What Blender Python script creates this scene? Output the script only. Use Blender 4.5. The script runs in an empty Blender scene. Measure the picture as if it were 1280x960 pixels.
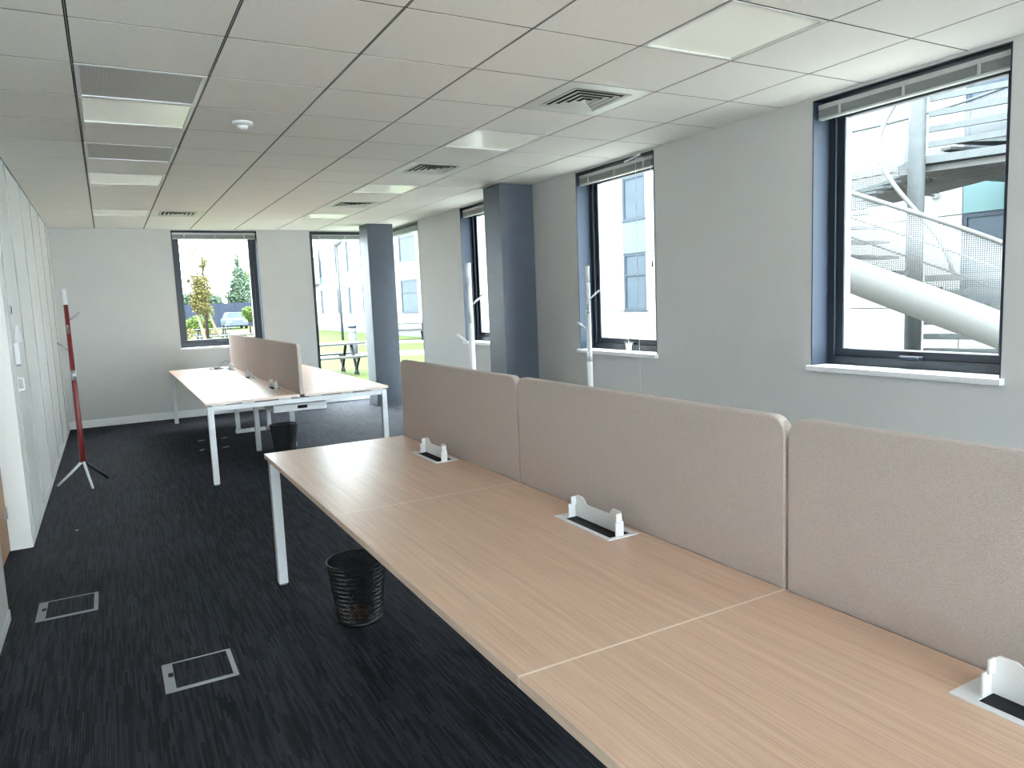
import bpy, bmesh, math, random
from mathutils import Vector, Matrix

random.seed(7)
S = bpy.context.scene
COL = S.collection

# ------------------------------------------------------------------ camera
CAM_H = 1.53
yaw, pitch, roll = 0.502713, 0.1166066, -0.0414976
fwd = Vector((math.sin(yaw) * math.cos(pitch), math.cos(yaw) * math.cos(pitch), -math.sin(pitch)))
rgt = Vector((math.cos(yaw), -math.sin(yaw), 0))
upv = rgt.cross(fwd)
r2 = rgt * math.cos(roll) + upv * math.sin(roll)
u2 = upv * math.cos(roll) - rgt * math.sin(roll)
cam = bpy.data.cameras.new('camera')
camo = bpy.data.objects.new('camera', cam)
COL.objects.link(camo)
M = Matrix((r2, u2, -fwd)).transposed().to_4x4()
M.translation = Vector((0, 0, CAM_H))
camo.matrix_world = M
cam.sensor_width = 36
cam.sensor_fit = 'HORIZONTAL'
cam.lens = 909.24 / 1280 * 36
cam.clip_start = 0.05
cam.clip_end = 400
S.camera = camo

# ------------------------------------------------------------------ sky, exposure
SKY = 10.0
PANEL = 0.05
W = bpy.data.worlds.new('overcast_sky')
S.world = W
W.use_nodes = True
bg = W.node_tree.nodes['Background']
bg.inputs[0].default_value = (0.885, 0.945, 1.0, 1)
bg.inputs[1].default_value = SKY
S.view_settings.view_transform = 'Standard'
S.view_settings.look = 'None'
S.view_settings.gamma = 1
S.view_settings.exposure = 1.8
S.view_settings.use_curve_mapping = False
S.cycles.max_bounces = 10
S.cycles.diffuse_bounces = 7
S.cycles.transparent_max_bounces = 16
S.cycles.sample_clamp_indirect = 6
S.cycles.caustics_reflective = False
S.cycles.caustics_refractive = False

# ------------------------------------------------------------------ materials
def rgb(c):
    return (c[0], c[1], c[2], 1)

def mat(name, col, rough=0.5, metal=0.0, var=0.0, vscale=8.0, bump=0.0, bscale=60.0, spec=0.5, stretch=None):
    m = bpy.data.materials.new(name)
    m.use_nodes = True
    nt = m.node_tree
    b = nt.nodes['Principled BSDF']
    b.inputs['Base Color'].default_value = rgb(col)
    b.inputs['Roughness'].default_value = rough
    b.inputs['Metallic'].default_value = metal
    b.inputs['Specular IOR Level'].default_value = spec
    co = nt.nodes.new('ShaderNodeTexCoord')
    mp = nt.nodes.new('ShaderNodeMapping')
    nt.links.new(co.outputs['Object'], mp.inputs[0])
    if stretch:
        mp.inputs['Scale'].default_value = stretch
    if var > 0:
        n = nt.nodes.new('ShaderNodeTexNoise')
        n.inputs['Scale'].default_value = vscale
        n.inputs['Detail'].default_value = 4
        nt.links.new(mp.outputs[0], n.inputs['Vector'])
        r = nt.nodes.new('ShaderNodeValToRGB')
        r.color_ramp.elements[0].position = 0.25
        r.color_ramp.elements[1].position = 0.75
        r.color_ramp.elements[0].color = rgb([max(0, x * (1 - var)) for x in col])
        r.color_ramp.elements[1].color = rgb([min(1, x * (1 + var)) for x in col])
        nt.links.new(n.outputs[0], r.inputs[0])
        nt.links.new(r.outputs[0], b.inputs['Base Color'])
    if bump > 0:
        n2 = nt.nodes.new('ShaderNodeTexNoise')
        n2.inputs['Scale'].default_value = bscale
        n2.inputs['Detail'].default_value = 3
        nt.links.new(mp.outputs[0], n2.inputs['Vector'])
        bp = nt.nodes.new('ShaderNodeBump')
        bp.inputs['Strength'].default_value = bump
        bp.inputs['Distance'].default_value = 0.004
        nt.links.new(n2.outputs[0], bp.inputs['Height'])
        nt.links.new(bp.outputs[0], b.inputs['Normal'])
    return m

def math_node(nt, op, a, b=None):
    n = nt.nodes.new('ShaderNodeMath')
    n.operation = op
    for i, v in enumerate((a, b)):
        if v is None:
            continue
        if isinstance(v, (int, float)):
            n.inputs[i].default_value = v
        else:
            nt.links.new(v, n.inputs[i])
    return n.outputs[0]

def mat_carpet():
    m = mat('carpet_charcoal', (0.012, 0.013, 0.016), 0.9, spec=0.25)
    nt = m.node_tree
    b = nt.nodes['Principled BSDF']
    co = nt.nodes.new('ShaderNodeTexCoord')
    sp = nt.nodes.new('ShaderNodeSeparateXYZ')
    nt.links.new(co.outputs['Object'], sp.inputs[0])
    x, y = sp.outputs[0], sp.outputs[1]
    colx = math_node(nt, 'FLOOR', math_node(nt, 'DIVIDE', x, 0.009))
    wn = nt.nodes.new('ShaderNodeTexWhiteNoise')
    wn.noise_dimensions = '1D'
    nt.links.new(colx, wn.inputs['W'])
    yy = math_node(nt, 'ADD', math_node(nt, 'DIVIDE', y, 0.16), math_node(nt, 'MULTIPLY', wn.outputs[0], 5.0))
    rowy = math_node(nt, 'FLOOR', yy)
    cv = nt.nodes.new('ShaderNodeCombineXYZ')
    nt.links.new(colx, cv.inputs[0]); nt.links.new(rowy, cv.inputs[1])
    w2 = nt.nodes.new('ShaderNodeTexWhiteNoise')
    w2.noise_dimensions = '2D'
    nt.links.new(cv.outputs[0], w2.inputs['Vector'])
    # tile to tile change
    ct = nt.nodes.new('ShaderNodeCombineXYZ')
    nt.links.new(math_node(nt, 'FLOOR', math_node(nt, 'DIVIDE', x, 0.25)), ct.inputs[0])
    nt.links.new(math_node(nt, 'FLOOR', math_node(nt, 'DIVIDE', y, 0.5)), ct.inputs[1])
    w3 = nt.nodes.new('ShaderNodeTexWhiteNoise')
    w3.noise_dimensions = '2D'
    nt.links.new(ct.outputs[0], w3.inputs['Vector'])
    v = math_node(nt, 'ADD', math_node(nt, 'MULTIPLY', w2.outputs[0], 0.78), math_node(nt, 'MULTIPLY', w3.outputs[0], 0.22))
    r = nt.nodes.new('ShaderNodeValToRGB')
    e = r.color_ramp.elements
    e[0].position = 0.1; e[0].color = (0.0055, 0.006, 0.0088, 1)
    e[1].position = 0.95; e[1].color = (0.034, 0.037, 0.052, 1)
    nt.links.new(v, r.inputs[0])
    nt.links.new(r.outputs[0], b.inputs['Base Color'])
    rib = math_node(nt, 'SINE', math_node(nt, 'MULTIPLY', x, 2 * math.pi / 0.009))
    n2 = nt.nodes.new('ShaderNodeTexNoise'); n2.inputs['Scale'].default_value = 350
    nt.links.new(co.outputs['Object'], n2.inputs['Vector'])
    hgt = math_node(nt, 'ADD', math_node(nt, 'MULTIPLY', rib, 0.5), n2.outputs[0])
    bp = nt.nodes.new('ShaderNodeBump'); bp.inputs['Strength'].default_value = 0.5; bp.inputs['Distance'].default_value = 0.003
    nt.links.new(hgt, bp.inputs['Height']); nt.links.new(bp.outputs[0], b.inputs['Normal'])
    return m

def mat_wood(name, dark, light, rough=0.38, axis=(38, 1.6, 38)):
    m = mat(name, light, rough, spec=0.5)
    nt = m.node_tree
    b = nt.nodes['Principled BSDF']
    co = nt.nodes.new('ShaderNodeTexCoord')
    mp = nt.nodes.new('ShaderNodeMapping')
    mp.inputs['Scale'].default_value = axis
    nt.links.new(co.outputs['Object'], mp.inputs[0])
    n = nt.nodes.new('ShaderNodeTexNoise'); n.inputs['Scale'].default_value = 3.2; n.inputs['Detail'].default_value = 6
    n.inputs['Roughness'].default_value = 0.62; n.inputs['Distortion'].default_value = 0.35
    nt.links.new(mp.outputs[0], n.inputs['Vector'])
    mp2 = nt.nodes.new('ShaderNodeMapping'); mp2.inputs['Scale'].default_value = (axis[0] * 0.12, axis[1] * 0.25, axis[2] * 0.12)
    nt.links.new(co.outputs['Object'], mp2.inputs[0])
    n3 = nt.nodes.new('ShaderNodeTexNoise'); n3.inputs['Scale'].default_value = 3; n3.inputs['Detail'].default_value = 2
    nt.links.new(mp2.outputs[0], n3.inputs['Vector'])
    v = math_node(nt, 'ADD', math_node(nt, 'MULTIPLY', n.outputs[0], 0.75), math_node(nt, 'MULTIPLY', n3.outputs[0], 0.25))
    r = nt.nodes.new('ShaderNodeValToRGB')
    r.color_ramp.elements[0].position = 0.37; r.color_ramp.elements[0].color = rgb(dark)
    r.color_ramp.elements[1].position = 0.62; r.color_ramp.elements[1].color = rgb(light)
    nt.links.new(v, r.inputs[0]); nt.links.new(r.outputs[0], b.inputs['Base Color'])
    bp = nt.nodes.new('ShaderNodeBump'); bp.inputs['Strength'].default_value = 0.06; bp.inputs['Distance'].default_value = 0.002
    nt.links.new(n.outputs[0], bp.inputs['Height']); nt.links.new(bp.outputs[0], b.inputs['Normal'])
    return m

def mat_glass(name, tint=(0.93, 0.97, 0.97), gloss=1.0):
    m = bpy.data.materials.new(name)
    m.use_nodes = True
    nt = m.node_tree
    nt.nodes.remove(nt.nodes['Principled BSDF'])
    out = nt.nodes['Material Output']
    t = nt.nodes.new('ShaderNodeBsdfTransparent'); t.inputs[0].default_value = rgb(tint)
    g = nt.nodes.new('ShaderNodeBsdfGlossy'); g.inputs['Roughness'].default_value = 0.0
    lw = nt.nodes.new('ShaderNodeLayerWeight'); lw.inputs[0].default_value = 0.5
    fz = math_node(nt, 'ADD', math_node(nt, 'MULTIPLY', math_node(nt, 'POWER', lw.outputs['Facing'], 5.0), 0.02 * gloss), 0.003 * gloss)
    mx = nt.nodes.new('ShaderNodeMixShader')
    nt.links.new(fz, mx.inputs[0]); nt.links.new(t.outputs[0], mx.inputs[1]); nt.links.new(g.outputs[0], mx.inputs[2])
    nt.links.new(mx.outputs[0], out.inputs[0])
    return m

def mat_holes(name, col, pitch, thr, hole=None, rough=0.5, metal=0.0):
    """regular round perforation; hole=None makes real see-through holes, else the holes show that colour"""
    m = mat(name, col, rough, metal)
    nt = m.node_tree
    b = nt.nodes['Principled BSDF']
    uv = nt.nodes.new('ShaderNodeUVMap')
    sp = nt.nodes.new('ShaderNodeSeparateXYZ')
    nt.links.new(uv.outputs[0], sp.inputs[0])
    def cell(v):
        f = math_node(nt, 'FRACT', math_node(nt, 'DIVIDE', v, pitch))
        d = math_node(nt, 'SUBTRACT', f, 0.5)
        return math_node(nt, 'MULTIPLY', d, d)
    d = math_node(nt, 'SQRT', math_node(nt, 'ADD', cell(sp.outputs[0]), cell(sp.outputs[1])))
    inside = math_node(nt, 'LESS_THAN', d, thr)
    if hole is None:
        t = nt.nodes.new('ShaderNodeBsdfTransparent')
        mx = nt.nodes.new('ShaderNodeMixShader')
        nt.links.new(inside, mx.inputs[0]); nt.links.new(b.outputs[0], mx.inputs[1]); nt.links.new(t.outputs[0], mx.inputs[2])
        nt.links.new(mx.outputs[0], nt.nodes['Material Output'].inputs[0])
    else:
        mc = nt.nodes.new('ShaderNodeMix'); mc.data_type = 'RGBA'
        nt.links.new(inside, mc.inputs[0])
        mc.inputs[6].default_value = rgb(col); mc.inputs[7].default_value = rgb(hole)
        nt.links.new(mc.outputs[2], b.inputs['Base Color'])
    return m

def mat_emit(name, col, strength, base=(0.8, 0.8, 0.75), rough=0.25):
    m = mat(name, base, rough)
    b = m.node_tree.nodes['Principled BSDF']
    b.inputs['Emission Color'].default_value = rgb(col)
    b.inputs['Emission Strength'].default_value = strength
    return m

def mat_ground(name, c1, c2, scale):
    m = mat(name, c1, 0.9, spec=0.1)
    nt = m.node_tree
    co = nt.nodes.new('ShaderNodeTexCoord')
    n = nt.nodes.new('ShaderNodeTexNoise'); n.inputs['Scale'].default_value = scale; n.inputs['Detail'].default_value = 8
    nt.links.new(co.outputs['Object'], n.inputs['Vector'])
    r = nt.nodes.new('ShaderNodeValToRGB')
    r.color_ramp.elements[0].position = 0.35; r.color_ramp.elements[0].color = rgb(c1)
    r.color_ramp.elements[1].position = 0.68; r.color_ramp.elements[1].color = rgb(c2)
    nt.links.new(n.outputs[0], r.inputs[0])
    nt.links.new(r.outputs[0], nt.nodes['Principled BSDF'].inputs['Base Color'])
    return m

K = {}
K['wall'] = mat('wall_paint', (0.59, 0.588, 0.575), 0.85, var=0.015, vscale=3, bump=0.12, bscale=180, spec=0.25)
K['part'] = mat('partition_white', (0.82, 0.825, 0.81), 0.45, var=0.01, vscale=2)
K['tile'] = mat('ceiling_tile', (0.86, 0.845, 0.80), 0.8, var=0.025, vscale=40, bump=0.15, bscale=400, spec=0.2)
K['plenum'] = mat('plenum_dark', (0.012, 0.012, 0.012), 0.9)
K['runner'] = mat('ceiling_runner', (0.26, 0.26, 0.255), 0.5)
K['white'] = mat('white_trim', (0.80, 0.81, 0.82), 0.4)
K['steel'] = mat('white_powder_steel', (0.74, 0.76, 0.78), 0.38, bump=0.05, bscale=300)
K['frame'] = mat('window_frame_slate', (0.020, 0.026, 0.036), 0.38, spec=0.5, var=0.05, vscale=5)
K['reveal'] = mat('window_reveal_slate', (0.026, 0.037, 0.056), 0.65, var=0.04, vscale=4, spec=0.25)
K['column'] = mat('column_slate', (0.105, 0.122, 0.152), 0.55, var=0.06, vscale=6, bump=0.05, bscale=120)
K['glass'] = mat_glass('window_glass')
K['clearglass'] = mat_glass('coated_corner_glass', gloss=0.0)   # anti-reflective corner glazing
K['carpet'] = mat_carpet()
K['oak'] = mat_wood('desk_oak', (0.60, 0.385, 0.27), (0.81, 0.565, 0.425), 0.30, axis=(135, 1.1, 135))
K['edge'] = mat_wood('desk_edge', (0.66, 0.485, 0.37), (0.80, 0.62, 0.49), 0.5)
K['seam_catchlight'] = mat('end_band_catchlight', (0.90, 0.76, 0.66), 0.45)  # catch-light along the tabletop end seams, painted as a lighter band
K['door'] = mat_wood('door_oak', (0.30, 0.15, 0.06), (0.45, 0.25, 0.11), 0.45, axis=(30, 30, 1.6))
K['felt'] = mat('felt_taupe', (0.53, 0.455, 0.42), 0.95, var=0.10, vscale=260, bump=0.5, bscale=420, spec=0.1)
K['plastic'] = mat('white_plastic', (0.80, 0.81, 0.82), 0.35)
K['black'] = mat('black_brush', (0.006, 0.006, 0.007), 0.9)
K['blackmetal'] = mat('black_wire', (0.008, 0.008, 0.009), 0.4, metal=0.2)
K['grey'] = mat('grey_plastic', (0.24, 0.25, 0.27), 0.45)
K['chrome'] = mat('brushed_metal', (0.42, 0.43, 0.45), 0.35, metal=0.9)
K['red'] = mat('red_lacquer', (0.17, 0.014, 0.014), 0.35)
K['amber'] = mat('kraft_paper', (0.20, 0.10, 0.025), 0.6, var=0.2, vscale=20)
K['kraft'] = mat('paper_pot', (0.62, 0.52, 0.42), 0.7, var=0.12, vscale=60)
K['railgrey'] = mat('blind_rail', (0.50, 0.52, 0.51), 0.4)
K['stripgrey'] = mat('joint_strip_grey', (0.42, 0.425, 0.42), 0.5)
K['slat'] = mat('blind_slat', (0.27, 0.285, 0.275), 0.45)
K['panel'] = mat_emit('light_diffuser', (0.96, 1.0, 0.84), PANEL)
K['grille'] = mat_holes('perforated_grille', (0.62, 0.60, 0.58), 0.0085, 0.30, hole=(0.24, 0.235, 0.23))
K['vent'] = mat('vent_white', (0.70, 0.71, 0.66), 0.4)
K['ventlouvre'] = mat('vent_louvre', (0.62, 0.61, 0.58), 0.45)
K['brass'] = mat('brass_disc', (0.55, 0.40, 0.15), 0.4, metal=0.5)
# outdoors
K['lawn'] = mat_ground('lawn', (0.026, 0.037, 0.007), (0.040, 0.051, 0.013), 1.2)
K['path'] = mat_ground('pale_paving', (0.12, 0.12, 0.115), (0.15, 0.15, 0.145), 3)
K['yard'] = mat_ground('pale_yard_paving', (0.17, 0.16, 0.14), (0.21, 0.20, 0.175), 3)
K['clad'] = mat('white_cladding', (0.125, 0.125, 0.12), 0.6, var=0.03, vscale=1)
K['joint'] = mat('cladding_joint', (0.05, 0.053, 0.056), 0.8)
K['plinth'] = mat('plinth_grey', (0.065, 0.067, 0.075), 0.8)
K['span'] = mat('spandrel_aqua', (0.040, 0.068, 0.070), 0.35)
K['exwin'] = mat('outer_window_pane', (0.026, 0.034, 0.042), 0.6, var=0.25, vscale=0.9, spec=0.08)
K['exframe'] = mat('outer_window_frame', (0.017, 0.022, 0.029), 0.5)
K['galv'] = mat('galvanised_steel', (0.042, 0.046, 0.047), 0.5, metal=0.15, var=0.10, vscale=9)
K['stairwhite'] = mat('stair_white_metal', (0.060, 0.060, 0.057), 0.45)
K['perf'] = mat_holes('perforated_sheet', (0.070, 0.071, 0.071), 0.022, 0.36, hole=None, rough=0.5)
K['bark'] = mat('bark', (0.02, 0.015, 0.011), 0.9, var=0.3, vscale=20)
K['stake'] = mat('timber_stake', (0.07, 0.056, 0.038), 0.8, var=0.15, vscale=15)
K['leafA'] = mat('leaf_olive', (0.072, 0.061, 0.022), 0.7, var=0.45, vscale=5)
K['leafB'] = mat('leaf_green', (0.042, 0.064, 0.022), 0.7, var=0.5, vscale=3)
K['leafC'] = mat('leaf_dark', (0.040, 0.058, 0.038), 0.8, var=0.4, vscale=3)
K['leafD'] = mat('leaf_yellow_green', (0.045, 0.068, 0.016), 0.7, var=0.4, vscale=3)
K['fence'] = mat('fence_slate', (0.016, 0.020, 0.030), 0.7, var=0.1, vscale=4)
K['timber'] = mat('picnic_timber', (0.036, 0.037, 0.036), 0.7, var=0.15, vscale=10)
K['picleg'] = mat('picnic_steel', (0.008, 0.009, 0.010), 0.5)
K['car'] = mat('car_paint', (0.05, 0.06, 0.072), 0.25)
K['tyre'] = mat('tyre', (0.006, 0.006, 0.006), 0.8)

for key in ('clad', 'joint', 'plinth', 'span', 'exwin', 'exframe', 'galv', 'stairwhite', 'perf', 'bark', 'stake', 'leafA', 'leafB', 'leafC', 'leafD', 'fence', 'timber', 'picleg', 'lawn', 'path', 'yard'):
    K[key].node_tree.nodes['Principled BSDF'].inputs['Specular IOR Level'].default_value = 0.06   # matt, weathered outdoor surfaces

# ------------------------------------------------------------------ mesh helpers
class MB:
    def __init__(self):
        self.bm = bmesh.new()
    def poly(self, pts, smooth=False):
        vs = [self.bm.verts.new(p) for p in pts]
        f = self.bm.faces.new(vs); f.smooth = smooth
        return f
    def box(self, x0, x1, y0, y1, z0, z1):
        v = [self.bm.verts.new((x, y, z)) for x in (x0, x1) for y in (y0, y1) for z in (z0, z1)]
        for q in ((0, 1, 3, 2), (4, 6, 7, 5), (0, 4, 5, 1), (2, 3, 7, 6), (0, 2, 6, 4), (1, 5, 7, 3)):
            self.bm.faces.new([v[i] for i in q])
        return self
    def obox(self, c, ax, ay, az, hx, hy, hz):
        c, ax, ay, az = Vector(c), Vector(ax).normalized(), Vector(ay).normalized(), Vector(az).normalized()
        v = [self.bm.verts.new(c + ax * (i * hx) + ay * (j * hy) + az * (k * hz)) for i in (-1, 1) for j in (-1, 1) for k in (-1, 1)]
        for q in ((0, 1, 3, 2), (4, 6, 7, 5), (0, 4, 5, 1), (2, 3, 7, 6), (0, 2, 6, 4), (1, 5, 7, 3)):
            self.bm.faces.new([v[i] for i in q])
        return self
    def bar(self, a, b, w, h, up=(0, 0, 1)):
        a, b = Vector(a), Vector(b)
        d = (b - a).normalized()
        s = d.cross(Vector(up))
        if s.length < 1e-4:
            s = d.cross(Vector((1, 0, 0)))
        s.normalize()
        return self.obox((a + b) / 2, d, s, s.cross(d), (b - a).length / 2, w / 2, h / 2)
    def tube(self, pts, rad, n=10, caps=True):
        pts = [Vector(p) for p in pts]
        if not isinstance(rad, (list, tuple)):
            rad = [rad] * len(pts)
        rings = []
        ref = None
        for i, p in enumerate(pts):
            d = (pts[min(i + 1, len(pts) - 1)] - pts[max(i - 1, 0)]).normalized()
            if ref is None:
                ref = d.cross(Vector((0, 0, 1)))
                if ref.length < 1e-3:
                    ref = Vector((1, 0, 0))
            ref = (ref - d * ref.dot(d)).normalized()
            s = d.cross(ref)
            rings.append([self.bm.verts.new(p + (ref * math.cos(2 * math.pi * k / n) + s * math.sin(2 * math.pi * k / n)) * rad[i]) for k in range(n)])
        for a, b in zip(rings, rings[1:]):
            for k in range(n):
                f = self.bm.faces.new((a[k], a[(k + 1) % n], b[(k + 1) % n], b[k])); f.smooth = True
        if caps:
            self.bm.faces.new(rings[0]); self.bm.faces.new(rings[-1])
        return self
    def lathe(self, prof, n=24, c=(0, 0, 0), cap0=True, cap1=True):
        rings = [[self.bm.verts.new((c[0] + r * math.cos(2 * math.pi * k / n), c[1] + r * math.sin(2 * math.pi * k / n), c[2] + z)) for k in range(n)] for r, z in prof]
        for a, b in zip(rings, rings[1:]):
            for k in range(n):
                f = self.bm.faces.new((a[k], a[(k + 1) % n], b[(k + 1) % n], b[k])); f.smooth = True
        if cap0: self.bm.faces.new(rings[0])
        if cap1: self.bm.faces.new(rings[-1])
        return self
    def prism(self, outline, axis_a, axis_b, axis_n, origin, depth):
        """outline in (a, b), extruded along n by depth"""
        o, A, B, N = Vector(origin), Vector(axis_a), Vector(axis_b), Vector(axis_n)
        f0 = [self.bm.verts.new(o + A * p[0] + B * p[1]) for p in outline]
        f1 = [self.bm.verts.new(o + A * p[0] + B * p[1] + N * depth) for p in outline]
        self.bm.faces.new(f0); self.bm.faces.new(f1)
        n = len(outline)
        for i in range(n):
            self.bm.faces.new((f0[i], f0[(i + 1) % n], f1[(i + 1) % n], f1[i]))
        return self
    def build(self, name, material, parent=None, bevel=0, loc=None, kind=None, recalc=True, seg=2):
        if recalc:
            bmesh.ops.recalc_face_normals(self.bm, faces=self.bm.faces)
        me = bpy.data.meshes.new(name)
        self.bm.to_mesh(me); self.bm.free()
        me.materials.append(K[material])
        o = bpy.data.objects.new(name, me)
        COL.objects.link(o)
        if parent is not None: o.parent = parent
        if loc is not None: o.location = loc
        if bevel:
            md = o.modifiers.new('soft_edges', 'BEVEL'); md.width = bevel; md.segments = seg; md.limit_method = 'ANGLE'; md.angle_limit = 0.7
        if kind: o['kind'] = kind
        return o

def box(x0, x1, y0, y1, z0, z1):
    return MB().box(x0, x1, y0, y1, z0, z1)

def empty(name, loc=(0, 0, 0), kind=None):
    o = bpy.data.objects.new(name, None)
    o.empty_display_size = 0.1
    COL.objects.link(o)
    o.location = loc
    if kind: o['kind'] = kind
    return o

def tag(o, label, cat, group=None):
    o['label'] = label; o['category'] = cat
    if group: o['group'] = group
    return o

def kids(o):
    return [c for c in bpy.data.objects if c.parent == o]

def copy_tree(o, parent=None):
    c = o.copy(); COL.objects.link(c); c.parent = parent
    for ch in kids(o):
        copy_tree(ch, c)
    return c

# ------------------------------------------------------------------ room numbers
XL, XR, YF, YB, H = -0.575, 4.05, 11.55, -4.0, 2.713
WT = 0.38                      # outer wall thickness
SILL, HEAD = 1.01, 2.695
RW = [(-3.37, -2.20), (-0.65, 0.52), (2.07, 3.24), (4.79, 5.93), (7.40, 8.55)]   # windows in the right wall (y)
BW_ADDED = [(-0.50, 0.90), (1.00, 2.40)]   # unseen windows (x), added behind the camera to light the room
CG = (10.0, YF)                # corner glazing, right wall
FW = (0.91, 2.08)              # far window (x)
FG = (2.87, XR)                # corner glazing, far wall

# floor
box(-1.1, XR + WT, YB - WT, YF + WT, -0.15, 0).build('floor', 'carpet', kind='structure')

# outer walls
mb = MB()
ops = RW + [CG]
prev = YB
for a, b in ops:
    mb.box(XR, XR + WT, prev, a, 0, 2.85)
    if (a, b) != CG:
        mb.box(XR, XR + WT, a, b, 0, SILL)
    else:
        mb.box(XR, XR + WT, a, b, 0, 0.11)
    mb.box(XR, XR + WT, a, b, HEAD, 2.85)
    prev = b
mb.build('wall_right', 'wall', kind='structure')
mb = MB()
mb.box(XL - 0.15, FW[0], YF, YF + WT, 0, 2.85)
mb.box(FW[0], FW[1], YF, YF + WT, 0, SILL)
mb.box(FW[0], FW[1], YF, YF + WT, HEAD, 2.85)
mb.box(FW[1], FG[0], YF, YF + WT, 0, 2.85)
mb.box(FG[0], XR + WT, YF, YF + WT, 0, 0.11)
mb.box(FG[0], XR + WT, YF, YF + WT, HEAD, 2.85)
mb.build('wall_far', 'wall', kind='structure')
mb = MB()
prev = -1.1
for a, b in BW_ADDED + [(XR + WT, None)]:
    mb.box(prev, a, YB - WT, YB, 0, 2.85)
    if b is None: break
    mb.box(a, b, YB - WT, YB, 0, 0.11); mb.box(a, b, YB - WT, YB, HEAD, 2.85)
    prev = b
mb.build('wall_back', 'wall', kind='structure')

# left side: plain wall, door recess, panelled partition
wl = MB()
wl.box(-0.85, XL, YB, 4.40, 0, 2.85)
wl.box(-1.1, -0.85, YB, YF + WT, 0, 2.85)
wl.box(-0.85, -0.70, 4.40, 4.481, 0, 2.121)
wl.box(-0.85, -0.70, 4.40, 5.747, 2.121, 2.85)
wl.build('wall_left', 'wall', kind='structure')
pt = box(-0.85, XL - 0.012, 5.757, YF, 0, 2.85).build('wall_partition', 'grey', kind='structure')
ys = [5.75, 5.95, 6.75, 7.80, 8.85, 9.90, 10.95, YF]
for a, b in zip(ys, ys[1:]):
    if b < YF: box(XL - 0.011, XL + 0.008, b - 0.004, b + 0.004, 0.07, H).build('joint_strip', 'stripgrey', pt)
    box(XL - 0.012, XL, a + 0.004, b - 0.004, 0.07, H).build('panel', 'part', pt, bevel=0.0015, seg=1)
box(-0.70, XL, 5.747, 5.757, 0, H).build('end_cap', 'part', pt)
box(XL - 0.012, XL + 0.003, 5.757, YF, 0, 0.068).build('baseboard_left', 'white', kind='structure')
bb = box(XL, XL + 0.005, YB, 4.40, 0, 0.055); bb.box(-0.745, XL + 0.005, 4.40, 4.405, 0, 0.055)
bb.build('trim_1', 'white', kind='structure')
# door in the recess
dr = empty('door_1', (-0.72, 5.1, 0), 'structure')
box(-0.02, 0.02, -0.60, 0.635, 0.008, 2.05).build('door_leaf', 'door', dr, bevel=0.003)
box(-0.03, 0.018, 0.636, 0.645, 0, 2.12).build('door_jamb', 'frame', dr)
box(-0.03, 0.02, -0.618, -0.602, 0, 2.12).build('door_jamb', 'frame', dr)
box(-0.03, 0.02, -0.60, 0.635, 2.06, 2.12).build('door_head', 'frame', dr)
for z in (0.27, 1.05, 1.82):
    hg = MB(); hg.tube([(0.026, 0.60, z - 0.04), (0.026, 0.60, z + 0.04)], 0.009); hg.box(0.0195, 0.023, 0.55, 0.60, z - 0.04, z + 0.04)
    hg.build('hinge', 'chrome', dr)

# far wall baseboard
bb = box(XL, XR, YF - 0.014, YF, 0, 0.105)
bb.build('baseboard_far', 'white', kind='structure', bevel=0.004)
bb = box(XR - 0.014, XR, YB, YF - 0.014, 0, 0.105)
bb.build('baseboard_right', 'white', kind='structure', bevel=0.004)

# ------------------------------------------------------------------ ceiling
slab = box(-1.1, XR + WT, YB - WT, YF + WT, 2.85, 3.0).build('ceiling', 'plenum', kind='structure')
box(XL, XR, YB, YF, 2.755, 2.765).build('void_backing', 'plenum', slab)
GX, GY, P = -0.631244, 3.487399, 0.6
def gx(k): return GX + P * k
def gy(r): return GY + P * r
special = {}
for r in range(-2, 12):
    if r % 4 == 2: special[(5, r)] = 'light'
    if r % 4 == 0: special[(5, r)] = 'vent'
for r in (2, 6, 10): special[(1, r)] = 'light'
for r in (1, 4): special[(1, r)] = 'grille'
special[(2, 10)] = 'vent'
tile_cache = {}
XGAP, YGAP = 0.007, 0.0050
def make_tile(x0, x1, y0, y1):
    w, d = round(x1 - x0, 3), round(y1 - y0, 3)
    if (w, d) not in tile_cache:
        m = MB(); m.box(-w / 2, w / 2, -d / 2, d / 2, 0, 0.016)
        bmesh.ops.bevel(m.bm, geom=[e for e in m.bm.edges if all(v.co.z < 0.001 for v in e.verts)], offset=0.0008, segments=1, affect='EDGES')
        o = m.build('ceiling_tile', 'tile', slab)
        tile_cache[(w, d)] = o
    else:
        o = tile_cache[(w, d)].copy(); COL.objects.link(o)
    o.location = ((x0 + x1) / 2, (y0 + y1) / 2, H)
for k in range(0, 8):
    for r in range(-13, 14):
        if (k, r) in special: continue
        x0, x1, y0, y1 = gx(k), gx(k + 1), gy(r), gy(r + 1)
        x0, x1, y0, y1 = max(x0, XL), min(x1, XR), max(y0, YB), min(y1, YF)
        if x1 - x0 < 0.02 or y1 - y0 < 0.02: continue
        make_tile(x0 + XGAP, x1 - XGAP, y0 + YGAP, y1 - YGAP)
for k in range(1, 8):
    box(-XGAP, XGAP, YB, YF, 0.0022, 0.03).build('runner_channel', 'plenum', slab, loc=(gx(k), 0, H))
    box(-0.0018, 0.0018, YB, YF, 0.0010, 0.003).build('ceiling_runner', 'runner', slab, loc=(gx(k), 0, H))
for r in range(-12, 14):
    box(XL, XR, -YGAP, YGAP, 0.0014, 0.0021).build('cross_runner', 'plenum', slab, loc=(0, gy(r), H))

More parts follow.
